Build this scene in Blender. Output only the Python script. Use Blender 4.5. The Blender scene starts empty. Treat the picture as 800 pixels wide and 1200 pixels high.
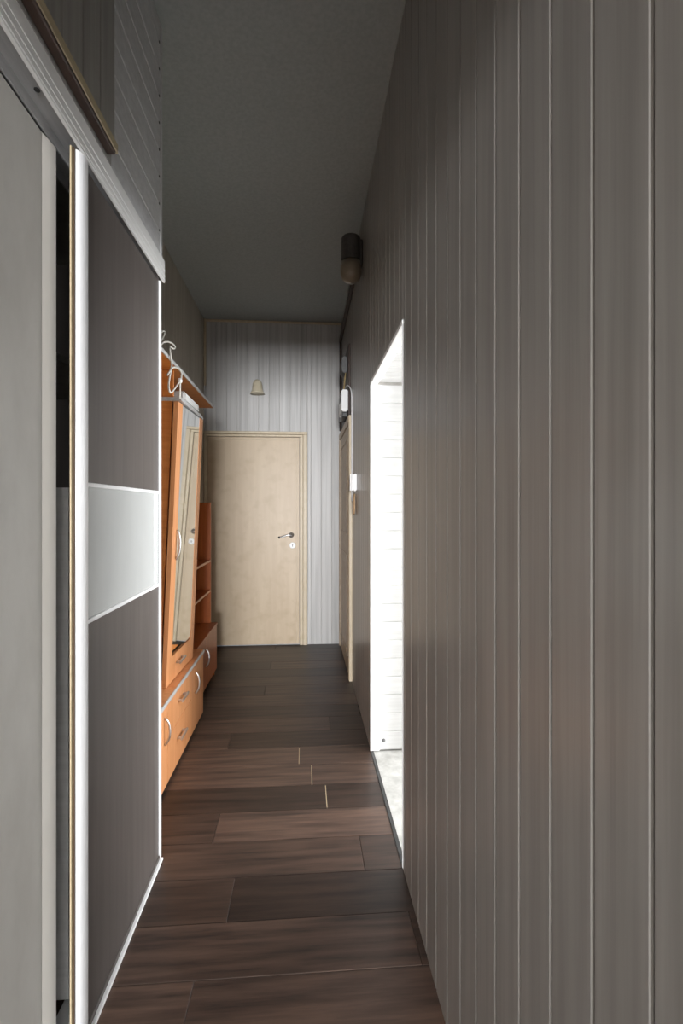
import bpy, bmesh, math, random
from mathutils import Vector, Matrix
random.seed(7)
S = bpy.context.scene
COL = S.collection

# ------------------------------------------------------------------ camera, world, lights, exposure
EYE = 1.305
cd = bpy.data.cameras.new('camera'); cam = bpy.data.objects.new('camera', cd); COL.objects.link(cam)
cd.sensor_fit = 'VERTICAL'; cd.sensor_height = 24.0; cd.lens = 24.0 * 580.0 / 1200.0
cd.shift_y = -4.0 / 1200.0; cd.clip_start = 0.02
cam.location = (0, 0, EYE); cam.rotation_euler = (math.radians(90), 0, math.radians(-4.24))
S.camera = cam
S.view_settings.view_transform = 'Standard'; S.view_settings.look = 'None'
S.view_settings.exposure = 0.0; S.view_settings.gamma = 1.0; S.view_settings.use_curve_mapping = False
w = bpy.data.worlds.new('sky'); S.world = w; w.use_nodes = True
w.node_tree.nodes['Background'].inputs[0].default_value = (0.75, 0.87, 1.0, 1)
w.node_tree.nodes['Background'].inputs[1].default_value = 0.6

def area(name, loc, rot, sx, sy, power, col):
    l = bpy.data.lights.new(name, 'AREA'); l.shape = 'RECTANGLE'; l.size = sx; l.size_y = sy
    l.energy = power; l.color = col
    o = bpy.data.objects.new(name, l); COL.objects.link(o); o.location = loc; o.rotation_euler = rot
    return o
# daylight through the window of the side room, and through the window of the room behind the camera
area('window_daylight', (3.36, 2.70, 1.55), (0, math.radians(90), 0), 1.5, 2.6, 260, (0.98, 0.99, 1.0))
area('rear_window_daylight', (-0.05, -5.96, 1.40), (math.radians(90), 0, 0), 1.5, 0.6, 900, (0.97, 0.98, 1.0))

# ------------------------------------------------------------------ materials
def mat(name, rough=0.5, metal=0.0, spec=0.5):
    m = bpy.data.materials.new(name); m.use_nodes = True
    nt = m.node_tree; b = nt.nodes['Principled BSDF']
    b.inputs['Roughness'].default_value = rough; b.inputs['Metallic'].default_value = metal
    b.inputs['Specular IOR Level'].default_value = spec
    return m, nt, b

def grain(name, c1, c2, scale=(30, 30, 1), nscale=1.0, rough=0.5, metal=0.0, spec=0.5, tone=0.0, bump=0.0, detail=4,
          lo=0.35, hi=0.65, speck=None):
    """noise stretched along an axis between two colours; tone varies the value per object; bump gives fine relief"""
    m, nt, b = mat(name, rough, metal, spec)
    N, L = nt.nodes.new, nt.links.new
    tc = N('ShaderNodeTexCoord'); oi = N('ShaderNodeObjectInfo')
    off = N('ShaderNodeVectorMath'); off.operation = 'MULTIPLY_ADD'
    mulr = N('ShaderNodeMath'); mulr.operation = 'MULTIPLY'; mulr.inputs[1].default_value = 37.0
    L(oi.outputs['Random'], mulr.inputs[0])
    off.inputs[1].default_value = scale
    L(tc.outputs['Object'], off.inputs[0])
    cmb = N('ShaderNodeCombineXYZ')
    for i in range(3): L(mulr.outputs[0], cmb.inputs[i])
    L(cmb.outputs[0], off.inputs[2])
    no = N('ShaderNodeTexNoise'); no.inputs['Scale'].default_value = nscale; no.inputs['Detail'].default_value = detail
    no.inputs['Roughness'].default_value = 0.6
    L(off.outputs[0], no.inputs['Vector'])
    mr = N('ShaderNodeMapRange'); mr.inputs[1].default_value = lo; mr.inputs[2].default_value = hi
    L(no.outputs['Fac'], mr.inputs[0])
    mx = N('ShaderNodeMix'); mx.data_type = 'RGBA'
    mx.inputs[6].default_value = (*c1, 1); mx.inputs[7].default_value = (*c2, 1)
    L(mr.outputs[0], mx.inputs[0])
    out = mx.outputs[2]
    if speck:
        n2 = N('ShaderNodeTexNoise'); n2.inputs['Scale'].default_value = speck[1]; n2.inputs['Detail'].default_value = 2
        L(tc.outputs['Object'], n2.inputs['Vector'])
        r2 = N('ShaderNodeMapRange'); r2.inputs[1].default_value = 0.5; r2.inputs[2].default_value = 0.75
        L(n2.outputs['Fac'], r2.inputs[0])
        m2 = N('ShaderNodeMix'); m2.data_type = 'RGBA'; m2.inputs[7].default_value = (*speck[0], 1)
        L(r2.outputs[0], m2.inputs[0]); L(out, m2.inputs[6]); out = m2.outputs[2]
    if tone:
        hs = N('ShaderNodeHueSaturation')
        t = N('ShaderNodeMapRange'); t.inputs[3].default_value = 1 - tone; t.inputs[4].default_value = 1 + tone
        L(oi.outputs['Random'], t.inputs[0]); L(t.outputs[0], hs.inputs['Value']); L(out, hs.inputs['Color'])
        out = hs.outputs[0]
    L(out, b.inputs['Base Color'])
    if bump:
        bp = N('ShaderNodeBump'); bp.inputs['Strength'].default_value = bump; bp.inputs['Distance'].default_value = 0.002
        L(no.outputs['Fac'], bp.inputs['Height']); L(bp.outputs[0], b.inputs['Normal'])
    return m

M = {}
M['panel'] = grain('grey_wood_wall_panel', (0.225, 0.208, 0.190), (0.305, 0.284, 0.262), (36, 36, 0.9), 1.0, rough=0.29, spec=0.5, tone=0.05, bump=0.05, lo=0.3, hi=0.62)
M['joint'] = grain('pale_panel_tongue', (0.44, 0.42, 0.395), (0.54, 0.52, 0.49), (30, 30, 1), rough=0.5)
M['farpanel'] = grain('pale_grey_wall_panel', (0.40, 0.395, 0.385), (0.55, 0.545, 0.535), (34, 34, 0.8), 1.0, rough=0.42, spec=0.35, tone=0.06, bump=0.05, lo=0.28, hi=0.6)
M['leftpanel'] = grain('warm_grey_wall_panel', (0.40, 0.365, 0.30), (0.54, 0.50, 0.43), (34, 34, 0.8), 1.0, rough=0.42, spec=0.35, tone=0.06, bump=0.05, lo=0.28, hi=0.6)
M['cupboard_board'] = grain('pale_plastic_board', (0.50, 0.50, 0.51), (0.60, 0.60, 0.61), (2, 30, 60), rough=0.4, tone=0.03)
M['cupboard_door'] = grain('dull_grey_door_board', (0.26, 0.25, 0.235), (0.33, 0.32, 0.30), (50, 50, 1.5), rough=0.5, tone=0.05)
M['ceiling'] = grain('grey_green_ceiling_paint', (0.37, 0.40, 0.395), (0.43, 0.46, 0.455), (60, 60, 60), rough=0.85, bump=0.25, detail=5)
M['plaster'] = grain('plaster', (0.55, 0.53, 0.5), (0.62, 0.6, 0.57), (8, 8, 8), rough=0.85)
M['whitewall'] = grain('white_plaster', (0.80, 0.80, 0.79), (0.86, 0.86, 0.85), (6, 6, 6), rough=0.8)
M['whiteboard'] = grain('white_plastic_board', (0.66, 0.66, 0.655), (0.74, 0.74, 0.735), (1.5, 40, 60), rough=0.35, tone=0.02)
M['white'] = grain('white_plastic', (0.80, 0.80, 0.79), (0.86, 0.86, 0.85), (9, 9, 9), rough=0.35)
M['vinyl'] = grain('mottled_pale_vinyl', (0.40, 0.395, 0.375), (0.60, 0.595, 0.57), (14, 14, 14), rough=0.45, detail=6)
M['subfloor'] = grain('dark_subfloor', (0.03, 0.02, 0.015), (0.05, 0.035, 0.025), (9, 9, 9), rough=0.9)
M['plank'] = grain('dark_oak_laminate', (0.022, 0.0145, 0.012), (0.092, 0.056, 0.041), (2.6, 34, 34), 1.0, rough=0.40, spec=0.4, tone=0.50, bump=0.06, detail=6, lo=0.3, hi=0.68)
M['brown_panel'] = grain('dark_brown_laminate', (0.088, 0.075, 0.068), (0.112, 0.097, 0.089), (40, 40, 1.6), rough=0.42, spec=0.4)
M['pale_panel'] = grain('pale_grey_laminate', (0.58, 0.565, 0.53), (0.64, 0.625, 0.59), (12, 12, 6), rough=0.4)
M['pale_profile'] = grain('pale_beige_profile', (0.82, 0.79, 0.73), (0.87, 0.84, 0.78), (12, 12, 3), rough=0.35)
M['frost'] = grain('frosted_pale_glass', (0.48, 0.495, 0.49), (0.53, 0.545, 0.54), (5, 5, 2), rough=0.32, spec=0.5)
M['alu'] = grain('brushed_aluminium', (0.78, 0.78, 0.78), (0.86, 0.86, 0.86), (120, 120, 1), rough=0.28, metal=0.6)
M['whitealu'] = grain('white_aluminium', (0.88, 0.88, 0.89), (0.92, 0.92, 0.93), (90, 90, 1), rough=0.3, metal=0.0)
M['greyalu'] = grain('dull_grey_aluminium', (0.36, 0.36, 0.36), (0.44, 0.44, 0.44), (90, 5, 90), rough=0.4)
M['bronze'] = grain('bronze_edge', (0.10, 0.062, 0.035), (0.15, 0.095, 0.055), (90, 90, 1), rough=0.4, metal=0.3)
M['dark'] = grain('dark_interior_board', (0.22, 0.21, 0.19), (0.28, 0.27, 0.24), (20, 20, 2), rough=0.5)
M['brownwood'] = grain('dark_brown_wood', (0.035, 0.019, 0.013), (0.065, 0.035, 0.024), (60, 5, 60), rough=0.5, bump=0.05)
M['creamwood'] = grain('cream_wood_edge', (0.42, 0.34, 0.21), (0.52, 0.43, 0.28), (60, 4, 60), rough=0.5)
M['alder'] = grain('light_orange_alder', (0.66, 0.275, 0.105), (0.76, 0.35, 0.155), (40, 40, 2.0), rough=0.38, tone=0.03, bump=0.03)
M['cherry'] = grain('reddish_cherry', (0.36, 0.085, 0.016), (0.46, 0.125, 0.026), (40, 40, 2.0), rough=0.36, bump=0.03)
M['orange'] = grain('orange_cherry', (0.55, 0.18, 0.035), (0.66, 0.235, 0.055), (4, 40, 40), rough=0.36, bump=0.03)
M['greyedge'] = grain('grey_edge_band', (0.42, 0.42, 0.42), (0.52, 0.52, 0.52), (30, 3, 30), rough=0.4)
M['steel'] = grain('satin_steel', (0.62, 0.62, 0.63), (0.72, 0.72, 0.73), (90, 90, 9), rough=0.28, metal=0.9)
M['doortan'] = grain('tan_painted_door', (0.545, 0.425, 0.29), (0.60, 0.48, 0.335), (14, 14, 1.2), rough=0.42, spec=0.45, bump=0.04, speck=((0.50, 0.385, 0.25), 9))
M['frametan'] = grain('cream_door_frame', (0.56, 0.465, 0.325), (0.65, 0.55, 0.40), (30, 30, 1.2), rough=0.45, speck=((0.56, 0.46, 0.30), 14))
M['sidedoor'] = grain('beige_brown_door', (0.40, 0.30, 0.20), (0.50, 0.39, 0.27), (16, 16, 1.0), rough=0.45, speck=((0.58, 0.48, 0.36), 18))
M['taupe'] = grain('brown_conduit', (0.040, 0.024, 0.016), (0.07, 0.045, 0.03), (30, 30, 30), rough=0.6)
M['lampcap'] = grain('dark_lamp_cap', (0.06, 0.055, 0.05), (0.10, 0.09, 0.085), (30, 30, 30), rough=0.5)
M['dustyglass'] = grain('dusty_beige_glass', (0.21, 0.17, 0.12), (0.27, 0.22, 0.16), (20, 20, 20), rough=0.3)
M['bell'] = grain('cream_frosted_glass', (0.62, 0.55, 0.40), (0.72, 0.65, 0.5), (20, 20, 20), rough=0.3)
M['cord'] = grain('off_white_cord', (0.62, 0.60, 0.54), (0.72, 0.70, 0.64), (50, 50, 50), rough=0.5)
M['yellowcord'] = grain('yellowed_wire', (0.50, 0.38, 0.18), (0.60, 0.47, 0.25), (50, 50, 50), rough=0.5)
M['tancord'] = grain('tan_strap', (0.42, 0.27, 0.15), (0.5, 0.34, 0.2), (60, 60, 60), rough=0.7)
M['darkgrey'] = grain('dark_grey_plastic', (0.12, 0.12, 0.12), (0.17, 0.17, 0.17), (30, 30, 30), rough=0.5)
M['black'] = grain('black_metal', (0.02, 0.02, 0.02), (0.035, 0.035, 0.035), (30, 30, 30), rough=0.4)
M['window'] = grain('white_window_frame', (0.8, 0.8, 0.8), (0.85, 0.85, 0.85), (9, 9, 9), rough=0.4)
mm, nt_, b_ = mat('mirror_silver', 0.02, 1.0); M['mirror'] = mm
nz = nt_.nodes.new('ShaderNodeTexNoise'); nz.inputs['Scale'].default_value = 2.0
rp = nt_.nodes.new('ShaderNodeMapRange'); rp.inputs[3].default_value = 0.01; rp.inputs[4].default_value = 0.05
nt_.links.new(nz.outputs['Fac'], rp.inputs[0]); nt_.links.new(rp.outputs[0], b_.inputs['Roughness'])
b_.inputs['Base Color'].default_value = (0.86, 0.88, 0.87, 1)

# ------------------------------------------------------------------ mesh helpers (everything in world coordinates)
def bm_new(): return bmesh.new()

def box(bm, lo, hi, bev=0.0, seg=1):
    lo = Vector(lo); hi = Vector(hi)
    r = bmesh.ops.create_cube(bm, size=1.0)
    vs = r['verts']; c = (lo + hi) / 2; d = hi - lo
    for v in vs: v.co = Vector((v.co.x * d.x, v.co.y * d.y, v.co.z * d.z)) + c
    if bev > 0:
        es = list({e for v in vs for e in v.link_edges})
        bmesh.ops.bevel(bm, geom=es, offset=min(bev, min(d) * 0.45), segments=seg, affect='EDGES', clamp_overlap=True)
    return bm

def prism(bm, pts, axis, a, b):
    """extrude a closed 2-D outline along an axis: axis 0 takes (y,z), 1 takes (x,z), 2 takes (x,y)"""
    def P(p, t): return {0: (t, p[0], p[1]), 1: (p[0], t, p[1]), 2: (p[0], p[1], t)}[axis]
    A = [bm.verts.new(P(p, a)) for p in pts]; B = [bm.verts.new(P(p, b)) for p in pts]
    n = len(pts)
    bm.faces.new(A); bm.faces.new(B[::-1])
    for i in range(n): bm.faces.new((A[i], B[i], B[(i + 1) % n], A[(i + 1) % n]))
    bmesh.ops.recalc_face_normals(bm, faces=bm.faces[:])
    return bm

def lathe(bm, prof, centre, axis='Z', n=24, half=False):
    cx = Vector(centre); rings = []
    for r, h in prof:
        ring = []
        for k in range(n):
            a = 2 * math.pi * k / n
            u, v = r * math.cos(a), r * math.sin(a)
            p = {'Z': (u, v, h), 'Y': (u, h, v), 'X': (h, u, v)}[axis]
            ring.append(bm.verts.new(cx + Vector(p)))
        rings.append(ring)
    for A, B in zip(rings, rings[1:]):
        for k in range(n): bm.faces.new((A[k], A[(k + 1) % n], B[(k + 1) % n], B[k]))
    bm.faces.new(rings[0]); bm.faces.new(rings[-1][::-1])
    bmesh.ops.recalc_face_normals(bm, faces=bm.faces[:])
    return bm

def smooth_path(pts, sub=6):
    P = [Vector(p) for p in pts]; out = []
    for i in range(len(P) - 1):
        p0 = P[max(i - 1, 0)]; p1 = P[i]; p2 = P[i + 1]; p3 = P[min(i + 2, len(P) - 1)]
        for k in range(sub):
            t = k / sub
            out.append(0.5 * ((2 * p1) + (p2 - p0) * t + (2 * p0 - 5 * p1 + 4 * p2 - p3) * t * t + (-p0 + 3 * p1 - 3 * p2 + p3) * t ** 3))
    out.append(P[-1]); return out

def tube(bm, pts, r, n=8, sub=6):
    path = smooth_path(pts, sub) if sub > 1 else [Vector(p) for p in pts]
    rings = []; up = Vector((0.13, 0.21, 0.97))
    for i, p in enumerate(path):
        t = (path[min(i + 1, len(path) - 1)] - path[max(i - 1, 0)]).normalized()
        a = t.cross(up)
        if a.length < 1e-3: a = t.cross(Vector((1, 0, 0)))
        a.normalize(); b = t.cross(a).normalized(); up = -t.cross(a) if False else up
        rings.append([bm.verts.new(p + r * (a * math.cos(2 * math.pi * k / n) + b * math.sin(2 * math.pi * k / n))) for k in range(n)])
    for A, B in zip(rings, rings[1:]):
        for k in range(n): bm.faces.new((A[k], A[(k + 1) % n], B[(k + 1) % n], B[k]))
    bm.faces.new(rings[0]); bm.faces.new(rings[-1][::-1])
    bmesh.ops.recalc_face_normals(bm, faces=bm.faces[:])
    return bm

def wloc(o):
    v = Vector((0, 0, 0))
    while o: v = v + o.location; o = o.parent
    return v

def obj(name, bm, material, parent=None, origin=None, smooth=False, label=None):
    """one mesh object; bm is in world coordinates"""
    if parent is not None: base = wloc(parent); loc = Vector((0, 0, 0))
    else: base = Vector(origin or (0, 0, 0)); loc = base
    if origin is not None and parent is not None:
        loc = Vector(origin) - base; base = Vector(origin)
    for v in bm.verts: v.co -= base
    me = bpy.data.meshes.new(name); bm.to_mesh(me); bm.free()
    if smooth:
        for p in me.polygons: p.use_smooth = True
    me.materials.append(M[material])
    o = bpy.data.objects.new(name, me); COL.objects.link(o); o.location = loc
    if parent is not None: o.parent = parent
    if label: o['label'] = label
    return o

def inst(name, src, loc, parent):
    """another piece sharing src's mesh, at a world position"""
    o = bpy.data.objects.new(name, src.data); COL.objects.link(o)
    o.location = Vector(loc) - wloc(parent); o.parent = parent
    return o

def tag(o, label, cat, group=None, kind=None):
    o['label'] = label; o['category'] = cat
    if group: o['group'] = group
    if kind: o['kind'] = kind
    return o

def thing(name, label, cat, loc, group=None):
    o = bpy.data.objects.new(name, None); COL.objects.link(o); o.location = loc; o.empty_display_size = 0.1
    return tag(o, label, cat, group)

def structure(name, bm, material, label, cat, origin=None):
    o = obj(name, bm, material, None, origin); o['kind'] = 'structure'; o['label'] = label; o['category'] = cat
    return o

# ------------------------------------------------------------------ measurements
XR, XL, YF, H = 0.363, -0.96, 4.78, 3.10      # right wall, left wall, far wall, ceiling
YB = -0.62                                     # near end of the corridor (a room with a window lies behind)
OY0, OY1, OZ = 1.775, 2.655, 1.985             # doorless opening in the right wall
PX = 0.95                                      # depth of the opening's passage
TH = 0.008

# ------------------------------------------------------------------ floor: dark laminate, planks laid across the corridor
fl = structure('floor', box(bm_new(), (XL, YB, -0.08), (XR, YF, -0.008)), 'subfloor', 'dark brown oak laminate floor of planks laid across the corridor', 'floor')
PW, PL, row = 0.190, 1.285, 0
y = 0.064 - PW * 4
JOINT = {12: -0.246, 13: 0.216, 14: -0.36, 15: 0.097, 16: 0.034, 17: -0.03, 18: -0.42, 19: 0.15}
seamshift = {}
while y < YF - 0.01:
    y0, y1 = max(y, YB), min(y + PW, YF)
    if y1 > YB + 0.02:
        off = (row * 0.43 + 0.21 * (row % 3)) % PL
        x = XL - PL + off
        if row in JOINT:
            x = JOINT[row]
            while x > XL: x -= PL
        if row in (15, 16, 17):
            obj('joint_filler', box(bm_new(), (JOINT[row] - 0.0015, y0 + (0.01 if row != 16 else 0.0), -0.004), (JOINT[row] + 0.0015, y1 - 0.012, 0.0003)), 'creamwood', fl, label='pale worn plank joint')
        while x < XR:
            a, b = max(x, XL), min(x + PL, XR)
            if b - a > 0.02:
                bm = box(bm_new(), (a + 0.0006, y0 + 0.0006, -0.008), (b - 0.0006, y1 - 0.0006, random.uniform(-0.0006, 0.0)), 0.0012)
                obj('plank', bm, 'plank', fl, origin=((a + b) / 2, (y0 + y1) / 2, 0))
            x += PL
    y += PW; row += 1

# ------------------------------------------------------------------ ceiling
structure('ceiling', box(bm_new(), (XL, YB, H), (XR, YF, H + 0.1)), 'ceiling', 'flat grey green painted ceiling over the corridor', 'ceiling')

# ------------------------------------------------------------------ panel profiles
def panel_mesh(wd, z0, z1, normal, origin, name, material, parent):
    """vertical tongue-and-groove board; normal 'x-' (right wall), 'x+' (left wall) or 'y-' (far wall)"""
    w2 = wd / 2 - 0.0008; c = 0.004; d = 0.0028; t = TH
    prof = [(-w2, 0), (-w2, t - d), (-w2 + c * 0.5, t - d * 0.35), (-w2 + c, t), (w2 - c, t), (w2 - c * 0.5, t - d * 0.35), (w2, t - d), (w2, 0)]
    if normal == 'x-': pts = [(XR - h, origin[1] + u) for u, h in prof]
    elif normal == 'x+': pts = [(XL + h, origin[1] + u) for u, h in prof]
    else: pts = [(origin[0] + u, YF - h) for u, h in prof]
    bm = prism(bm_new(), pts, 2, z0, z1)
    return obj(name, bm, material, parent, origin=origin)

# ------------------------------------------------------------------ right wall: grey boards, doorless opening, far side door
bm = bm_new()
T = 0.10
box(bm, (XR, YB, 0), (XR + T, OY0, H)); box(bm, (XR, OY0, OZ + 0.006), (XR + T, OY1, H)); box(bm, (XR, OY1, 0), (XR + T, YF, H))
wr = structure('wall_right', bm, 'joint', 'right corridor wall clad in vertical grey wood-grain boards', 'wall')
BW = 0.1045
src = {}
def right_panel(yc, wd, z0, z1):
    key = (round(wd, 4), round(z0, 3), round(z1, 3))
    if key in src: return inst('panel', src[key], (XR, yc, 0), wr)
    src[key] = panel_mesh(wd, z0, z1, 'x-', (XR, yc, 0), 'panel', 'panel', wr)
edges = []
k = -28
while True:
    a = 0.483 + BW * k; b = a + BW; k += 1
    if b < YB + 0.05: continue
    if a > YF - 0.02: break
    a = max(a, YB + 0.002); b = min(b, YF - 0.002)
    D0 = 3.70
    cuts = [a] + [q for q in (OY0, OY1, D0) if a + 0.001 < q < b - 0.001] + [b]
    for p, q in zip(cuts, cuts[1:]):
        if q - p < 0.012: continue
        mid = (p + q) / 2
        z0 = 0.0
        if OY0 < mid < OY1: z0 = OZ + 0.008
        elif mid > D0: z0 = 2.015
        right_panel(mid, q - p, z0, H)

# ------------------------------------------------------------------ far wall
bm = box(bm_new(), (XL, YF, 0), (XR, YF + 0.1, H))
wf = structure('wall_far', bm, 'joint', 'far end wall of pale grey boards above and beside the tan door', 'wall')
DXL, DXR, DZ = XL + 0.002, 0.025, 2.035
x = XR - 0.004; fsrc = {}
while x > XL + 0.01:
    a = max(x - 0.1, XL + 0.002); b = x
    cuts = [a] + ([DXR] if a + 0.001 < DXR < b - 0.001 else []) + [b]
    for p, q in zip(cuts, cuts[1:]):
        if q - p < 0.01: continue
        z0 = DZ + 0.002 if (p + q) / 2 < DXR else 0.0
        key = (round(q - p, 4), z0)
        if key in fsrc: inst('panel', fsrc[key], ((p + q) / 2, YF, 0), wf)
        else: fsrc[key] = panel_mesh(q - p, z0, H, 'y-', ((p + q) / 2, YF, 0), 'panel', 'farpanel', wf)
    x -= 0.1

# ------------------------------------------------------------------ left wall
wl = structure('wall_left', box(bm_new(), (XL - 0.1, YB, 0), (XL, YF, H)), 'joint', 'left corridor wall of grey boards behind the orange hall furniture', 'wall')
y = YF - 0.012; ls = None
while y > 1.95:
    if ls is None: ls = panel_mesh(0.1, 0.0, H, 'x+', (XL, y - 0.05, 0), 'panel', 'leftpanel', wl)
    else: inst('panel', ls, (XL, y - 0.05, 0), wl)
    y -= 0.1

# rear wall behind the camera with its window
bm = bm_new()
box(bm, (-1.6, YB - 0.1, 0), (-0.60, YB, H)); box(bm, (XR, YB - 0.1, 0), (1.6, YB, H)); box(bm, (-0.60, YB - 0.1, 2.0), (XR, YB, H))
structure('wall_rear', bm, 'plaster', 'plaster wall behind the camera with a wide doorway', 'wall')
YR = -6.0
WX0, WX1, WZ0, WZ1 = -0.85, 0.75, 1.05, 1.75
bm = bm_new()
box(bm, (-1.6, YR - 0.1, 0), (WX0, YR, H)); box(bm, (WX1, YR - 0.1, 0), (1.6, YR, H))
box(bm, (WX0, YR - 0.1, 0), (WX1, YR, WZ0)); box(bm, (WX0, YR - 0.1, WZ1), (WX1, YR, H))
structure('wall_rear_room', bm, 'plaster', 'window wall of the room behind the camera', 'wall')
bm = bm_new(); box(bm, (-1.7, YR, 0), (-1.6, YB, H)); box(bm, (1.6, YR, 0), (1.7, YB, H))
structure('wall_rear_room_sides', bm, 'plaster', 'side walls of the room behind the camera', 'wall')
structure('floor_rear_room', box(bm_new(), (-1.6, YR, -0.08), (1.6, YB, -0.002)), 'plank', 'dark floor of the room behind the camera', 'floor')
structure('ceiling_rear_room', box(bm_new(), (-1.6, YR, H), (1.6, YB, H + 0.1)), 'ceiling', 'ceiling of the room behind the camera', 'ceiling')

# slim trims: far wall ceiling moulding, left corner strip, passage lining
structure('trim_1', box(bm_new(), (XL + 0.03, YF - 0.022, H - 0.024), (XR - 0.01, YF - 0.0085, H - 0.002), 0.004), 'frametan', 'thin tan moulding where the far wall meets the ceiling', 'trim')
structure('trim_2', box(bm_new(), (XL + 0.0085, YF - 0.030, 2.47), (XL + 0.03, YF - 0.0085, H - 0.002), 0.004), 'frametan', 'thin tan corner strip hanging down the far left corner', 'trim')

# ------------------------------------------------------------------ doorless opening: white-boarded passage into a bright side room
bm = box(bm_new(), (XR + T, OY1, 0), (PX, OY1 + 0.12, 2.6))
wp = structure('wall_passage', bm, 'joint', 'white boarded side wall of the bright opening on the right', 'wall')
z = 0.004
first = None
while z < OZ - 0.03:
    z1 = min(z + 0.0985, OZ - 0.012)
    wd = z1 - z - 0.0012
    pts = [(OY1, z), (OY1 - 0.006, z), (OY1 - 0.008, z + 0.004), (OY1 - 0.008, z + wd - 0.004), (OY1 - 0.006, z + wd), (OY1, z + wd)]
    if first is None or abs(wd - 0.0973) > 1e-4:
        o = obj('board', prism(bm_new(), pts, 0, XR + 0.038, PX), 'whiteboard', wp, origin=(XR, OY1, z))
        if first is None: first = o
    else: inst('board', first, (XR, OY1, z), wp)
    z += 0.0985
lathe_b = lathe(bm_new(), [(0.0, 0), (0.009, 0), (0.009, -0.003), (0.006, -0.006), (0.0, -0.007)], (XR + 0.062, OY1 - 0.008, 0.055), 'Y', 12)
obj('screw', lathe_b, 'darkgrey', wp, label='small dark screw near the floor')
bm = bm_new()
box(bm, (XR - 0.012, OY1 - 0.014, 0.0), (XR + 0.038, OY1 + 0.003, OZ - 0.0125), 0.002)
box(bm, (XR - 0.012, OY0 - 0.004, OZ - 0.012), (XR + 0.03, OY1 + 0.003, OZ + 0.006), 0.002)
box(bm, (XR - 0.010, OY0 - 0.004, 0.0), (XR + 0.03, OY0 + 0.008, OZ - 0.0125), 0.002)
structure('trim_3', bm, 'white', 'white corner trim edging the bright opening in the right wall', 'trim')
so = structure('ceiling_passage', box(bm_new(), (XR + T, OY0 - 0.02, OZ + 0.01), (PX, OY1, OZ + 0.12)), 'joint', 'white boarded soffit at the top of the bright opening', 'ceiling')
y = OY1 - 0.012; first = None
while y > OY0 + 0.03:
    y0 = max(y - 0.0985, OY0 + 0.01); wd = y - y0
    pts = [(y, OZ + 0.009), (y, OZ + 0.002), (y - 0.004, OZ), (y0 + 0.005, OZ), (y0 + 0.001, OZ + 0.002), (y0 + 0.001, OZ + 0.009)]
    if first is not None and abs(wd - 0.0985) < 1e-4: inst('board', first, (XR, y, OZ), so)
    else:
        o = obj('board', prism(bm_new(), pts, 0, XR + 0.03, PX), 'whiteboard', so, origin=(XR, y, OZ))
        if first is None: first = o
    y -= 0.0985
structure('wall_passage_near', box(bm_new(), (XR + T, OY0 - 0.12, 0), (PX, OY0, 2.6)), 'whitewall', 'white near side of the bright opening', 'wall')
structure('floor_passage', box(bm_new(), (XR + 0.004, 0.3, -0.08), (3.5, 4.6, -0.004)), 'vinyl', 'mottled pale vinyl floor inside the bright opening', 'floor')
structure('trim_4', box(bm_new(), (XR - 0.010, OY0 + 0.008, -0.002), (XR + 0.006, OY1 - 0.014, 0.003), 0.001), 'black', 'thin dark threshold strip between dark and pale floors', 'trim')
# the side room: shell and window
bm = bm_new()
box(bm, (PX, OY1 + 0.12, 0), (PX + 0.02, 4.6, 2.6)); box(bm, (PX, 0.3, 0), (PX + 0.02, OY0 - 0.12, 2.6))
box(bm, (PX, OY0 - 0.12, OZ + 0.12), (PX + 0.02, OY1 + 0.12, 2.6))
structure('wall_side_room', bm, 'whitewall', 'white wall of the side room beside the opening', 'wall')
structure('wall_side_room_far', box(bm_new(), (PX, 4.6, 0), (3.5, 4.7, 2.6)), 'whitewall', 'white far wall of the side room', 'wall')
structure('wall_side_room_near', box(bm_new(), (PX, 0.2, 0), (3.5, 0.3, 2.6)), 'whitewall', 'white near wall of the side room', 'wall')
structure('ceiling_side_room', box(bm_new(), (PX, 0.3, 2.6), (3.5, 4.6, 2.7)), 'whitewall', 'white ceiling of the side room', 'ceiling')
bm = bm_new()
A0, A1, B0, B1 = 1.38, 4.02, 0.78, 2.32
box(bm, (3.4, 0.3, 0), (3.5, A0, 2.6)); box(bm, (3.4, A1, 0), (3.5, 4.6, 2.6))
box(bm, (3.4, A0, 0), (3.5, A1, B0)); box(bm, (3.4, A0, B1), (3.5, A1, 2.6))
structure('wall_side_room_window', bm, 'whitewall', 'white window wall of the side room', 'wall')

# ------------------------------------------------------------------ far door
bm = bm_new()
lf0, lf1 = -0.915, -0.052
box(bm, (lf0, YF - 0.030, 0.012), (lf1, YF - 0.002, 1.985), 0.003)
d1 = structure('door_1', bm, 'doortan', 'plain tan painted door closing the far end of the corridor', 'door', origin=((lf0 + lf1) / 2, YF - 0.016, 0))
bm = bm_new()
box(bm, (lf1 + 0.004, YF - 0.034, 0), (lf1 + 0.034, YF - 0.001, 1.9885), 0.003)
box(bm, (lf0 - 0.034, YF - 0.034, 0), (lf0 - 0.004, YF - 0.001, 1.9885), 0.003)
box(bm, (lf0 - 0.034, YF - 0.034, 1.989), (lf1 + 0.034, YF - 0.001, 2.010), 0.003)
obj('door_frame', bm, 'frametan', d1)
bm = bm_new()
box(bm, (lf1 + 0.036, YF - 0.042, 0), (DXR, YF - 0.0, 2.0115), 0.004)
box(bm, (DXL, YF - 0.042, 0), (lf0 - 0.036, YF - 0.0, 2.0115), 0.004)
box(bm, (DXL, YF - 0.042, 2.012), (DXR, YF - 0.0, DZ + 0.004), 0.004)
obj('casing', bm, 'frametan', d1)
bm = bm_new()
for xx in (lf1 - 0.022,): box(bm, (xx - 0.003, YF - 0.033, 0.02), (xx + 0.003, YF - 0.0295, 1.97), 0.001)
box(bm, (lf0 + 0.02, YF - 0.033, 1.955), (lf1 - 0.02, YF - 0.0295, 1.961), 0.001)
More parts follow.
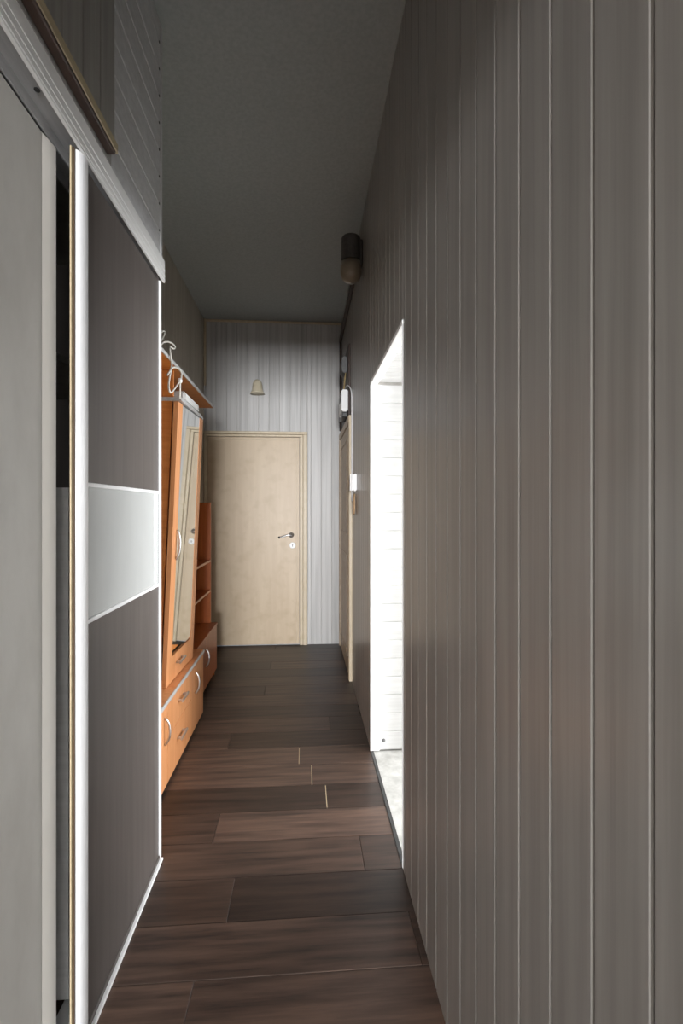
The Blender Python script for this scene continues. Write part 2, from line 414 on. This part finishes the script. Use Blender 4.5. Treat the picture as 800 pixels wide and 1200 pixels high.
obj('bead', bm, 'frametan', d1)
hx, hz = -0.128, 1.052
bm = lathe(bm_new(), [(0.0, 0), (0.026, 0), (0.026, -0.006), (0.020, -0.010), (0.011, -0.012), (0.010, -0.045), (0.0, -0.045)], (hx, YF - 0.030, hz), 'Y', 20)
tube(bm, [(hx, YF - 0.072, hz), (hx - 0.03, YF - 0.076, hz + 0.002), (hx - 0.07, YF - 0.074, hz - 0.010), (hx - 0.110, YF - 0.070, hz - 0.020)], 0.0085, 10)
hd = obj('door_handle', bm, 'steel', d1, smooth=True)
bm = lathe(bm_new(), [(0.0, 0), (0.010, -0.001), (0.011, -0.006), (0.0, -0.012)], (hx - 0.112, YF - 0.070, hz - 0.021), 'Y', 12)
obj('handle_tip', bm, 'black', hd, label='dark tip of the lever')
bm = lathe(bm_new(), [(0.0, 0), (0.030, 0), (0.030, -0.005), (0.026, -0.009), (0.0, -0.009)], (hx + 0.012, YF - 0.030, hz - 0.098), 'Y', 24)
ks = obj('keyhole_plate', bm, 'white', d1)
bm = lathe(bm_new(), [(0.0, 0), (0.006, 0), (0.006, -0.0015), (0.0, -0.0015)], (hx + 0.012, YF - 0.0391, hz - 0.094), 'Y', 12)
box(bm, (hx + 0.0095, YF - 0.0405, hz - 0.110), (hx + 0.0145, YF - 0.0391, hz - 0.094))
obj('keyhole', bm, 'darkgrey', ks)

# ------------------------------------------------------------------ far side door on the right wall
SD0, SD1 = 3.72, 4.74
bm = bm_new()
box(bm, (XR - 0.026, SD0 + 0.075, 0.01), (XR - 0.001, SD1 - 0.05, 1.95), 0.003)
d2 = structure('door_2', bm, 'sidedoor', 'scuffed beige brown door seen edge-on in the right wall near the end', 'door', origin=(XR - 0.013, (SD0 + SD1) / 2, 0))
bm = bm_new()
box(bm, (XR - 0.032, SD0 + 0.012, 0), (XR - 0.0, SD0 + 0.07, 1.9545), 0.004)
box(bm, (XR - 0.036, SD1 - 0.045, 0), (XR - 0.0, SD1, 1.9545), 0.004)
box(bm, (XR - 0.036, SD0 + 0.012, 1.955), (XR - 0.0, SD1, 2.012), 0.004)
obj('door_frame', bm, 'sidedoor', d2)
obj('casing', box(bm_new(), (XR - 0.030, SD0 - 0.003, 0), (XR, SD0 + 0.0115, 2.012), 0.003), 'frametan', d2, label='cream edge strip')
for k, (y0, y1, z0, z1) in enumerate([(3.90, 4.58, 1.10, 1.86), (3.90, 4.58, 0.14, 0.94)]):
    bm = bm_new(); t = 0.016
    box(bm, (XR - 0.033, y0, z0), (XR - 0.0255, y0 + t, z1), 0.002); box(bm, (XR - 0.033, y1 - t, z0), (XR - 0.0255, y1, z1), 0.002)
    box(bm, (XR - 0.033, y0 + t, z0), (XR - 0.0255, y1 - t, z0 + t), 0.002); box(bm, (XR - 0.033, y0 + t, z1 - t), (XR - 0.0255, y1 - t, z1), 0.002)
    obj('panel_moulding', bm, 'sidedoor', d2)
# ------------------------------------------------------------------ sliding wardrobe
XF = -0.532                                   # front face of the near (brown) leaf
WY0, WY1 = -0.60, 1.885
wd = thing('sliding_wardrobe', 'tall sliding-door wardrobe with one dark brown and one pale leaf', 'wardrobe', (XF - 0.2, 0.9, 0))
bm = bm_new()
box(bm, (XL + 0.002, WY1 - 0.018, 0), (XF - 0.004, WY1, 2.205), 0.001)
obj('side_panel', bm, 'brown_panel', wd)
obj('side_panel', box(bm_new(), (XL + 0.002, WY0, 0), (XF - 0.004, WY0 + 0.018, 2.205), 0.001), 'brown_panel', wd)
obj('back_panel', box(bm_new(), (XL + 0.002, WY0 + 0.018, 0), (XL + 0.012, WY1 - 0.018, 2.2)), 'dark', wd)
obj('top_board', box(bm_new(), (XL + 0.012, WY0 + 0.018, 2.19), (XF - 0.10, WY1 - 0.018, 2.206)), 'dark', wd)
obj('shelf', box(bm_new(), (XL + 0.014, WY0 + 0.02, 1.70), (XF - 0.12, WY1 - 0.02, 1.718)), 'dark', wd)
obj('partition', box(bm_new(), (XL + 0.014, 1.345, 0.02), (XF - 0.085, 1.362, 1.36)), 'whiteboard', wd)
# head track: front lip, middle and rear webs, ribbed front
bm = bm_new()
box(bm, (XF - 0.10, WY0, 2.178), (XF + 0.0035, WY1 + 0.002, 2.205), 0.001)
box(bm, (XF - 0.052, WY0, 2.150), (XF - 0.048, WY1, 2.179)); box(bm, (XF - 0.1, WY0, 2.150), (XF - 0.096, WY1, 2.179))
hb = obj('head_track', bm, 'greyalu', wd)
bm = bm_new()
box(bm, (XF + 0.004, WY0, 2.146), (XF + 0.012, WY1 + 0.004, 2.226), 0.001)
for zz in (2.152, 2.168, 2.188): box(bm, (XF + 0.0115, WY0, zz), (XF + 0.0135, WY1 + 0.004, zz + 0.006), 0.001)
obj('track_fascia', bm, 'white', hb)
bm = lathe(bm_new(), [(0.0, 0), (0.006, 0), (0.006, -0.002), (0.0, -0.003)], (XF - 0.024, 1.075, 2.178), 'Z', 10)
obj('screw', bm, 'black', hb)
bm = bm_new()
box(bm, (XF - 0.10, WY0, 0), (XF + 0.007, WY1, 0.009), 0.001)
obj('floor_track', bm, 'whitealu', wd)
# near leaf (front track): brown panel, frosted glass band, brown panel
L0, L1 = 1.190, 1.880
df = bm_new(); box(df, (XF - 0.022, L1 - 0.013, 0.016), (XF + 0.002, L1, 2.145), 0.001)
leaf = obj('sliding_door', df, 'whitealu', wd, label='front sliding leaf of dark brown board with a frosted glass band')
hy0, hy1 = 1.187, 1.257
obj('brown_panel', box(bm_new(), (XF - 0.014, hy1 - 0.01, 1.368), (XF - 0.004, L1 - 0.016, 2.140)), 'brown_panel', leaf)
obj('glass_panel', box(bm_new(), (XF - 0.012, hy1 - 0.01, 1.030), (XF - 0.005, L1 - 0.016, 1.360)), 'frost', leaf, label='pale frosted glass band')
obj('brown_panel', box(bm_new(), (XF - 0.014, hy1 - 0.01, 0.028), (XF - 0.004, L1 - 0.016, 1.022)), 'brown_panel', leaf)
for zz in (1.026, 1.364):
    obj('crossbar', box(bm_new(), (XF - 0.018, hy1 - 0.004, zz - 0.0055), (XF + 0.001, L1 - 0.017, zz + 0.0055), 0.0015), 'whitealu', leaf)
obj('glass_edge', box(bm_new(), (XF - 0.008, L1 - 0.05, 1.032), (XF - 0.002, L1 - 0.046, 1.358), 0.0005), 'alu', leaf)
obj('foot_rail', box(bm_new(), (XF - 0.018, hy1 - 0.004, 0.017), (XF + 0.001, L1 - 0.017, 0.030), 0.0015), 'brown_panel', leaf)
# rounded grip profile running the full height
prof = []
for k in range(13):
    a = math.pi * k / 12
    prof.append((XF - 0.004 + 0.014 * math.sin(a), (hy0 + 0.012 + hy1) / 2 - (hy1 - hy0 - 0.012) / 2 * math.cos(a)))
prof = [(XF - 0.012, hy0 + 0.012)] + prof + [(XF - 0.022, hy1)]
obj('handle_profile', prism(bm_new(), prof, 2, 0.016, 2.145), 'whitealu', leaf, label='bright rounded aluminium grip profile')
bm = bm_new()
box(bm, (XF - 0.012, hy0 + 0.004, 0.016), (XF - 0.0015, hy0 + 0.0118, 2.145), 0.001)
obj('grip_channel', bm, 'bronze', leaf)
bm = box(bm_new(), (XF - 0.009, hy0 - 0.002, 0.016), (XF - 0.005, hy0 + 0.0035, 2.145), 0.001)
obj('grip_lip', bm, 'creamwood', leaf)
# far leaf (rear track): pale board with a pale rounded end profile
XB = XF - 0.054
leaf2 = obj('sliding_door', box(bm_new(), (XB - 0.016, -0.02, 0.016), (XB, 1.154, 2.147), 0.001), 'pale_panel', wd, label='rear sliding leaf of pale grey board')
prof = [(XB - 0.018, 1.1545)] + [(XB + 0.006 * math.sin(math.pi * k / 16), 1.1545 + 0.050 * k / 8) for k in range(0, 9)] + [(XB - 0.018, 1.2045)]
obj('edge_profile', prism(bm_new(), prof, 2, 0.016, 2.147), 'pale_profile', leaf2, label='lighter beige edge profile')

# ------------------------------------------------------------------ overhead cupboard above the wardrobe
oc = thing('overhead_cupboard', 'grey boarded storage cupboard built up to the ceiling above the wardrobe', 'cupboard', (XF - 0.2, 0.9, 2.215))
obj('carcass', box(bm_new(), (XL + 0.002, WY0, 2.215), (XF - 0.010, WY1 - 0.002, H - 0.002)), 'plaster', oc)
z = 2.226; n = 0; hs = None
while z < H - 0.03:
    z1 = min(z + 0.0985, H - 0.003); wdt = z1 - z - 0.001
    if hs is None or abs(wdt - 0.0975) > 1e-4:
        pts = [(XF - 0.010, z), (XF - 0.003, z), (XF, z + 0.003), (XF, z + wdt - 0.003), (XF - 0.003, z + wdt), (XF - 0.010, z + wdt)]
        o = obj('board', prism(bm_new(), pts, 1, 1.385, WY1 - 0.008), 'cupboard_board', oc, origin=(XF, 1.385, z))
        if hs is None: hs = o
    else: inst('board', hs, (XF, 1.385, z), oc)
    if n: obj('nail', lathe(bm_new(), [(0.0, 0), (0.0045, 0), (0.004, 0.002), (0.0, 0.003)], (XF, WY1 - 0.028, z), 'X', 8), 'black', oc)
    z += 0.0985; n += 1
bm = bm_new()
box(bm, (XF - 0.010, WY1 - 0.018, 2.213), (XF + 0.003, WY1 + 0.006, H - 0.003), 0.002)
obj('corner_trim', bm, 'cupboard_board', oc)
# boarded cupboard door with a wood lip along its bottom
XD = XF + 0.022
dr = obj('door', box(bm_new(), (XF - 0.0095, 0.02, 2.2265), (XF + 0.012, 1.378, H - 0.012), 0.002), 'cupboard_door', oc, label='darker grey cupboard door of upright boards')
y = 1.376; vs = None
while y > 0.05:
    pts = [(XF + 0.012, y), (XD - 0.003, y), (XD, y - 0.003), (XD, y - 0.092), (XD - 0.003, y - 0.095), (XF + 0.012, y - 0.095)]
    if vs is None: vs = obj('board', prism(bm_new(), pts, 2, 2.262, H - 0.014), 'cupboard_door', dr, origin=(XD, y, 2.262))
    else: inst('board', vs, (XD, y, 2.262), dr)
    y -= 0.097
obj('wood_lip', box(bm_new(), (XF + 0.0125, 0.02, 2.236), (XF + 0.036, 1.345, 2.248), 0.003), 'brownwood', dr, label='dark brown wooden lip under the door')
obj('edge_strip', box(bm_new(), (XF + 0.0225, 0.02, 2.2485), (XF + 0.036, 1.362, 2.276), 0.003), 'creamwood', dr, label='cream wood strip along the bottom')

# ------------------------------------------------------------------ hall furniture along the left wall
XC = -0.640
def bow_handle(bm, p, axis, length, out, r=0.0055, bow=0.022):
    """bowed bar: two feet and an arched grip; axis is the long direction, out points off the front"""
    p = Vector(p); ax = Vector(axis); ou = Vector(out)
    pts = []
    for k in range(9):
        t = -1 + k / 4
        pts.append(p + ax * (length / 2 * t) + ou * (bow * (1 - abs(t) ** 2.6) + 0.002))
    tube(bm, pts, r, 8, 2)
    return bm
def bar_handle(bm, p, length):
    p = Vector(p)
    box(bm, p + Vector((0.016, -length / 2, -0.007)), p + Vector((0.028, length / 2, 0.007)), 0.004, 2)
    for s in (-1, 1): box(bm, p + Vector((0.0, s * length * 0.36 - 0.006, -0.005)), p + Vector((0.017, s * length * 0.36 + 0.006, 0.005)), 0.001)
    return bm

lc = thing('low_cabinet', 'long low orange hall cabinet with two drawers between two doors', 'cabinet', (-0.80, 2.55, 0))
CY0, CY1 = 1.90, 3.185
bm = bm_new()
for yy in (CY0, 2.365, 2.845, CY1 - 0.016): box(bm, (XL + 0.012, yy, 0.03), (XC - 0.018, yy + 0.016, 0.398), 0.001)
box(bm, (XL + 0.012, CY0 + 0.016, 0.03), (XC - 0.018, CY1 - 0.016, 0.046)); box(bm, (XL + 0.012, CY0 + 0.016, 0.382), (XC - 0.018, CY1 - 0.016, 0.398))
box(bm, (XL + 0.010, CY0, 0.03), (XL + 0.0115, CY1, 0.398))
obj('carcass', bm, 'cherry', lc)
for yy in (CY0 + 0.06, 2.37, CY1 - 0.05):
    for xx in (XC - 0.05, XL + 0.07): obj('foot', lathe(bm_new(), [(0.0, 0), (0.018, 0), (0.022, 0.03), (0.0, 0.03)], (xx, yy, 0), 'Z', 12), 'black', lc)
ct = obj('countertop', box(bm_new(), (XL + 0.010, CY0, 0.3985), (XC + 0.002, CY1 + 0.004, 0.416), 0.001), 'alder', lc)
obj('edge_band', box(bm_new(), (XC + 0.0025, CY0, 0.397), (XC + 0.008, CY1 + 0.004, 0.4165), 0.001), 'greyedge', ct, label='grey edge band')
def front(name, y0, y1, z0, z1): return obj(name, box(bm_new(), (XC - 0.0175, y0 + 0.0015, z0 + 0.0015), (XC, y1 - 0.0015, z1 - 0.0015), 0.0015), 'alder', lc)
f = front('door', CY0, 2.373, 0.018, 0.396); obj('handle', bow_handle(bm_new(), (XC, 2.318, 0.285), (0, 0, 1), 0.125, (1, 0, 0)), 'steel', f, smooth=True)
f = front('drawer', 2.373, 2.853, 0.226, 0.396); obj('handle', bar_handle(bm_new(), (XC, 2.62, 0.330), 0.13), 'steel', f)
f = front('drawer', 2.373, 2.853, 0.018, 0.226); obj('handle', bar_handle(bm_new(), (XC, 2.60, 0.147), 0.13), 'steel', f)
f = front('door', 2.853, CY1, 0.018, 0.396); obj('handle', bow_handle(bm_new(), (XC, 2.955, 0.285), (0, 0, 1), 0.125, (1, 0, 0)), 'steel', f, smooth=True)

# end unit: low cabinet with open shelves above
XE = -0.690
eu = thing('shelf_unit', 'reddish brown end unit with open shelves above a small cupboard', 'shelf', (-0.82, 3.58, 0))
EY0, EY1, XS = 3.192, 3.96, -0.735
bm = bm_new()
for yy in (EY0, EY1 - 0.016): box(bm, (XL + 0.012, yy, 0.0), (XE - 0.018, yy + 0.016, 0.392), 0.001)
box(bm, (XL + 0.012, EY0 + 0.016, 0.05), (XE - 0.018, EY1 - 0.016, 0.066)); box(bm, (XL + 0.010, EY0, 0.0), (XL + 0.0115, EY1, 0.392))
obj('carcass', bm, 'cherry', eu)
obj('countertop', box(bm_new(), (XL + 0.010, EY0, 0.3925), (XE + 0.004, EY1 + 0.004, 0.410), 0.001), 'cherry', eu)
f = obj('door', box(bm_new(), (XE - 0.0175, EY0 + 0.002, 0.05), (XE, EY1 - 0.002, 0.390), 0.0015), 'cherry', eu)
obj('handle', bow_handle(bm_new(), (XE, 3.52, 0.262), (0, 0, 1), 0.125, (1, 0, 0)), 'steel', f, smooth=True)
EP = 4.0
obj('end_panel', box(bm_new(), (XL + 0.012, EY1 - 0.018, 0.4105), (XS, EY1 - 0.001, 1.352), 0.001), 'cherry', eu)
obj('back_board', box(bm_new(), (XL + 0.010, 3.03, 0.4175), (XL + 0.0115, EY1 - 0.001, 1.352)), 'cherry', eu)
obj('near_panel', box(bm_new(), (XL + 0.012, 3.18, 0.4205), (XS, 3.198, 1.352), 0.001), 'cherry', eu)
for zz in (0.655, 0.888):
    s = obj('shelf', box(bm_new(), (XL + 0.012, 3.1985, zz), (XS - 0.002, EY1 - 0.0185, zz + 0.016)), 'cherry', eu)
    obj('edge_band', box(bm_new(), (XS - 0.0018, 3.1985, zz), (XS, EY1 - 0.0185, zz + 0.016)), 'alder', s, label='lighter orange edge band')

# tall mirror cabinet with a forward-leaning mirror door
TY0, TY1 = 2.487, 3.005
mc = thing('mirror_cabinet', 'tall narrow orange cabinet with a forward-leaning mirror door', 'cabinet', (-0.80, 2.75, 0.417))
bm = bm_new()
def lean_side(y0, y1): return prism(bm_new(), [(XL + 0.012, 0.4175), (-0.711, 0.4175), (-0.650, 1.835), (XL + 0.012, 1.835)], 1, y0, y1)
obj('side_panel', lean_side(TY0 + 0.006, TY0 + 0.022), 'orange', mc)
obj('side_panel', lean_side(TY1 - 0.022, TY1 - 0.006), 'cherry', mc)
obj('back_panel', box(bm_new(), (XL + 0.010, TY0 + 0.006, 0.4175), (XL + 0.0118, TY1 - 0.006, 1.835)), 'cherry', mc)
obj('inner_shelf', box(bm_new(), (XL + 0.012, TY0 + 0.022, 1.82), (-0.705, TY1 - 0.022, 1.835)), 'cherry', mc)
for ya, mt in ((TY0 + 0.006, 'orange'),):
    obj('support', box(bm_new(), (XL + 0.012, ya, 1.8535), (-0.646, ya + 0.016, 1.9885), 0.001), mt, mc)
tp = obj('top_board', box(bm_new(), (XL + 0.012, TY0 - 0.004, 1.8355), (-0.604, TY1 + 0.004, 1.853), 0.001), 'greyedge', mc, label='grey top board')
lean = 0.060
def xz(z): return -0.682 + lean * (z - 0.42) / (1.832 - 0.42)
SW = 0.029
def lean_bar(bm, y0, y1, z0, z1, t, out=0.0):
    pts = [(xz(z0) - t, z0), (xz(z0) + out, z0), (xz(z1) + out, z1), (xz(z1) - t, z1)]
    prism(bm, pts, 1, y0, y1)
    for v in bm.verts: v.co.x += SW * (v.co.y - TY0)
    return bm
md = obj('mirror_door', lean_bar(bm_new(), TY0 + 0.082, TY1 - 0.075, 0.575, 1.826, 0.012, -0.006), 'orange', mc)
obj('stile', lean_bar(bm_new(), TY0, TY0 + 0.082, 0.4195, 1.832, 0.020, 0.002), 'alder', md)
obj('stile', lean_bar(bm_new(), TY1 - 0.075, TY1, 0.4195, 1.832, 0.020, 0.002), 'alder', md)
# mirror with its slanting lower edge
bm = bm_new()
my0, my1 = TY0 + 0.082, TY1 - 0.075
out = [(my0, 0.614), (my0 + 0.20, 0.563), (my1 - 0.045, 0.561), (my1 - 0.015, 0.572), (my1, 0.60), (my1, 1.830), (my0, 1.830)]
fr = [bm.verts.new((xz(z) + 0.0006, y, z)) for y, z in out]; bk = [bm.verts.new((xz(z) - 0.0055, y, z)) for y, z in out]
bm.faces.new(fr); bm.faces.new(bk[::-1])
for i in range(len(out)): bm.faces.new((fr[i], bk[i], bk[(i + 1) % len(out)], fr[(i + 1) % len(out)]))
bmesh.ops.recalc_face_normals(bm, faces=bm.faces[:])
for v in bm.verts: v.co.x += SW * (v.co.y - TY0)
obj('mirror', bm, 'mirror', md, label='tall mirror with a slanting lower edge')
bm = bow_handle(bm_new(), (xz(1.123) + 0.004, TY0 + 0.066, 1.123), (lean / 1.41, 0, 1), 0.150, (1, 0, 0), 0.006, 0.018)
obj('handle', bm, 'steel', md, smooth=True)
dw = obj('drawer', lean_bar(bm_new(), TY0 + 0.084, TY1 - 0.077, 0.421, 0.552, 0.016, 0.001), 'alder', mc)
obj('handle', bar_handle(bm_new(), (xz(0.49) + 0.001 + SW * 0.2, TY0 + 0.215, 0.500), 0.13), 'steel', dw)
obj('drawer_box', box(bm_new(), (XL + 0.03, TY0 + 0.09, 0.43), (-0.701, TY1 - 0.085, 0.52)), 'dark', dw)

# hat shelf and coat back board
hr = thing('hat_shelf', 'wide orange hat shelf with grey edge over the mirror cabinet', 'shelf', (-0.79, 2.65, 1.99))
HY1 = 3.43
hb = obj('shelf_board', box(bm_new(), (XL + 0.010, 1.90, 1.990), (-0.624, HY1, 2.006), 0.001), 'orange', hr)
obj('edge_band', box(bm_new(), (-0.6238, 1.90, 1.9895), (-0.618, HY1, 2.007), 0.001), 'greyedge', hb, label='grey edge band')

# white box on the mirror cabinet
wb = obj('box', box(bm_new(), (-0.725, 2.60, 1.8535), (-0.612, 2.93, 1.912), 0.012, 2), 'white', None, origin=(-0.67, 2.74, 1.8535))
tag(wb, 'small white box lying on top of the mirror cabinet', 'box')

# white cord looped over the hat shelf
def px(x, y, X):
    """point on the plane X seen at photo pixel (x, y)"""
    a = math.atan((x - 400) / 580.0) + math.radians(4.24); Y = X / math.tan(a)
    d = X * math.sin(math.radians(4.24)) + Y * math.cos(math.radians(4.24))
    return Vector((X, Y, EYE + (596 - y) / 580.0 * d))
cw = thing('cord', 'off-white electric cord in loose loops hanging over the hat shelf edge', 'cord', (-0.62, 2.3, 2.01))
loop = [px(184, 398, -0.66), px(189, 389, -0.66), px(193, 389, -0.66), px(190, 397, -0.66), px(184, 404, -0.65), px(187, 405, -0.64), px(193, 400.5, -0.62), px(201, 402, -0.61),
        px(205, 407, -0.61), px(203, 408.5, -0.61), px(199, 407, -0.61), px(200, 418, -0.609), px(201, 428, -0.608), px(199, 440, -0.606), px(197.5, 452, -0.604), px(199.5, 460, -0.602),
        px(204, 456, -0.602), px(209, 449, -0.602), px(212, 444, -0.602), px(212.5, 437, -0.603), px(209, 432, -0.604), px(203, 430.5, -0.605), px(199.5, 434, -0.604), px(196, 439.5, -0.603)]
obj('cable', tube(bm_new(), loop, 0.0042, 8, 5), 'cord', cw, smooth=True)
a = px(211, 446, -0.598)
obj('plug', lathe(bm_new(), [(0.0, -0.012), (0.009, -0.010), (0.011, 0.0), (0.009, 0.010), (0.0, 0.012)], a, 'Z', 12), 'white', cw, smooth=True)
obj('lead', tube(bm_new(), [a, a + Vector((0, 0, -0.04)), px(210.5, 467, -0.60)], 0.004, 8, 4), 'cord', cw, smooth=True)

# ------------------------------------------------------------------ small things on the walls
# bell-shaped sconce on the far wall
bl = thing('wall_lamp', 'small cream bell-shaped lamp shade on the far wall above the door', 'lamp', (-0.445, YF - 0.009, 2.40))
c = Vector((-0.445, YF - 0.075, 2.385))
obj('shade', lathe(bm_new(), [(0.0, 0.014), (0.050, 0.010), (0.068, 0.0), (0.060, 0.016), (0.050, 0.040), (0.047, 0.075), (0.042, 0.104), (0.030, 0.124), (0.014, 0.134), (0.0, 0.136)], c, 'Z', 24), 'bell', bl, smooth=True)
obj('bracket', box(bm_new(), c + Vector((-0.008, 0.012, 0.085)), c + Vector((0.008, 0.064, 0.102)), 0.003), 'creamwood', bl)
obj('rosette', lathe(bm_new(), [(0.0, 0.066), (0.028, 0.066), (0.026, 0.058), (0.0, 0.055)], c + Vector((0, 0, 0.09)), 'Y', 20), 'creamwood', bl)

# dark capped lamp high on the right wall
wl2 = thing('wall_lamp', 'dark capped lamp with dusty beige glass bowl high on the right wall', 'lamp', (XR - 0.009, 3.05, 2.70))
c = Vector((XR - 0.078, 3.05, 2.70))
obj('cap', lathe(bm_new(), [(0.0, 0.285), (0.052, 0.283), (0.060, 0.272), (0.062, 0.15), (0.060, 0.135), (0.0, 0.130)], c, 'Z', 28), 'lampcap', wl2, smooth=False)
obj('shade', lathe(bm_new(), [(0.0, 0.0), (0.030, 0.004), (0.054, 0.022), (0.066, 0.055), (0.067, 0.090), (0.060, 0.129), (0.0, 0.1295)], c, 'Z', 28), 'dustyglass', wl2, smooth=True)
obj('bracket', box(bm_new(), (XR - 0.030, 3.02, 2.80), (XR - 0.0085, 3.08, 2.96), 0.004), 'lampcap', wl2)

# brown conduit: along the right wall below the ceiling and down the far corner
bm = bm_new()
box(bm, (XR - 0.032, 3.10, 2.900), (XR - 0.009, YF - 0.012, 2.945), 0.004)
o = obj('conduit', bm, 'taupe', None, origin=(XR - 0.02, 3.9, 2.90)); tag(o, 'dark brown cable trunking running under the ceiling on the right wall', 'conduit')
bm = box(bm_new(), (XR - 0.030, YF - 0.040, 2.05), (XR - 0.0085, YF - 0.0085, 2.899), 0.004)
o = obj('conduit', bm, 'taupe', None, origin=(XR - 0.02, YF - 0.025, 2.05)); tag(o, 'dark brown upright cable trunking in the far right corner', 'conduit')

# brown mounting board with junction box, wires and white meter
mb = obj('mounting_board', box(bm_new(), (XR - 0.022, 3.86, 2.03), (XR - 0.0085, 4.52, 2.60), 0.002), 'brownwood', None, origin=(XR - 0.015, 4.2, 2.03))
tag(mb, 'brown wooden backing board above the beige side door', 'board')
jb = thing('junction_box', 'dark grey junction box with wires on the brown backing board', 'junction box', (XR - 0.0225, 4.06, 2.40))
obj('box_body', box(bm_new(), (XR - 0.062, 3.96, 2.40), (XR - 0.0225, 4.14, 2.53), 0.008, 2), 'darkgrey', jb)
obj('lid', box(bm_new(), (XR - 0.068, 3.975, 2.415), (XR - 0.0622, 4.125, 2.515), 0.003), 'darkgrey', jb)
obj('wire', tube(bm_new(), [(XR - 0.034, 3.97, 2.41), (XR - 0.034, 4.05, 2.36), (XR - 0.034, 4.16, 2.29), (XR - 0.034, 4.20, 2.255)], 0.004, 6, 4), 'yellowcord', jb, smooth=True)
obj('wire', tube(bm_new(), [(XR - 0.034, 4.05, 2.41), (XR - 0.034, 4.13, 2.37), (XR - 0.034, 4.24, 2.30), (XR - 0.034, 4.27, 2.255)], 0.004, 6, 4), 'yellowcord', jb, smooth=True)
em = thing('electricity_meter', 'white electricity meter box on the right wall above the side door', 'meter', (XR - 0.0225, 4.1, 2.08))
obj('housing', box(bm_new(), (XR - 0.072, 3.90, 2.075), (XR - 0.0225, 4.22, 2.25), 0.008, 2), 'white', em)
obj('window', box(bm_new(), (XR - 0.076, 3.97, 2.175), (XR - 0.0715, 4.14, 2.225), 0.002), 'darkgrey', em, label='dark reading window')
obj('terminal_cover', box(bm_new(), (XR - 0.066, 3.93, 2.035), (XR - 0.0225, 4.19, 2.074), 0.004), 'black', em, label='dark terminal cover')
wc = obj('cable', tube(bm_new(), [(XR - 0.029, 4.05, 2.29), (XR - 0.029, 3.86, 2.27), (XR - 0.016, 3.72, 2.20), (XR - 0.013, 3.68, 2.10), (XR - 0.013, 3.68, 1.7), (XR - 0.013, 3.68, 1.36)], 0.0048, 8, 5), 'white', None, origin=(XR - 0.013, 3.68, 1.36), smooth=True)
tag(wc, 'thin white cable running down beside the beige side door', 'cable')
ic = thing('intercom', 'white intercom handset on the right wall beside the side door', 'intercom', (XR - 0.0085, 3.44, 1.42))
obj('base', box(bm_new(), (XR - 0.030, 3.37, 1.425), (XR - 0.0085, 3.51, 1.545), 0.006, 2), 'white', ic)
obj('handset', box(bm_new(), (XR - 0.052, 3.385, 1.42), (XR - 0.031, 3.435, 1.55), 0.009, 3), 'white', ic)
obj('button', lathe(bm_new(), [(0.0, 0.0), (0.010, 0.0), (0.009, -0.004), (0.0, -0.005)], (XR - 0.030, 3.475, 1.50), 'X', 12), 'darkgrey', ic)
st = obj('strap', tube(bm_new(), [(XR - 0.016, 3.44, 1.405), (XR - 0.02, 3.415, 1.36), (XR - 0.02, 3.41, 1.31), (XR - 0.02, 3.43, 1.275), (XR - 0.02, 3.46, 1.275), (XR - 0.02, 3.475, 1.32), (XR - 0.02, 3.465, 1.37), (XR - 0.016, 3.442, 1.407)], 0.007, 8, 5), 'tancord', None, origin=(XR - 0.018, 3.44, 1.275), smooth=True)
tag(st, 'looped tan strap hanging on the right wall below the intercom', 'strap')

# ------------------------------------------------------------------ windows that let the daylight in
def window(name, lo, hi, axis, label):
    bm = bm_new(); lo = Vector(lo); hi = Vector(hi); t = 0.05
    a = 1 if axis == 0 else 0
    def seg(u0, u1, z0, z1):
        l = lo.copy(); h = hi.copy(); l[a], h[a], l.z, h.z = u0, u1, z0, z1; box(bm, l, h, 0.003)
    seg(lo[a], lo[a] + t, lo.z, hi.z); seg(hi[a] - t, hi[a], lo.z, hi.z)
    seg(lo[a] + t, hi[a] - t, lo.z, lo.z + t); seg(lo[a] + t, hi[a] - t, hi.z - t, hi.z)
    m = (lo[a] + hi[a]) / 2; seg(m - t / 2, m + t / 2, lo.z + t, hi.z - t)
    structure(name, bm, 'window', label, 'window')
window('window_1', (3.44, A0, B0), (3.49, A1, B1), 0, 'white framed window of the side room')
window('window_2', (WX0, YR - 0.09, WZ0), (WX1, YR - 0.04, WZ1), 1, 'white framed window behind the camera')
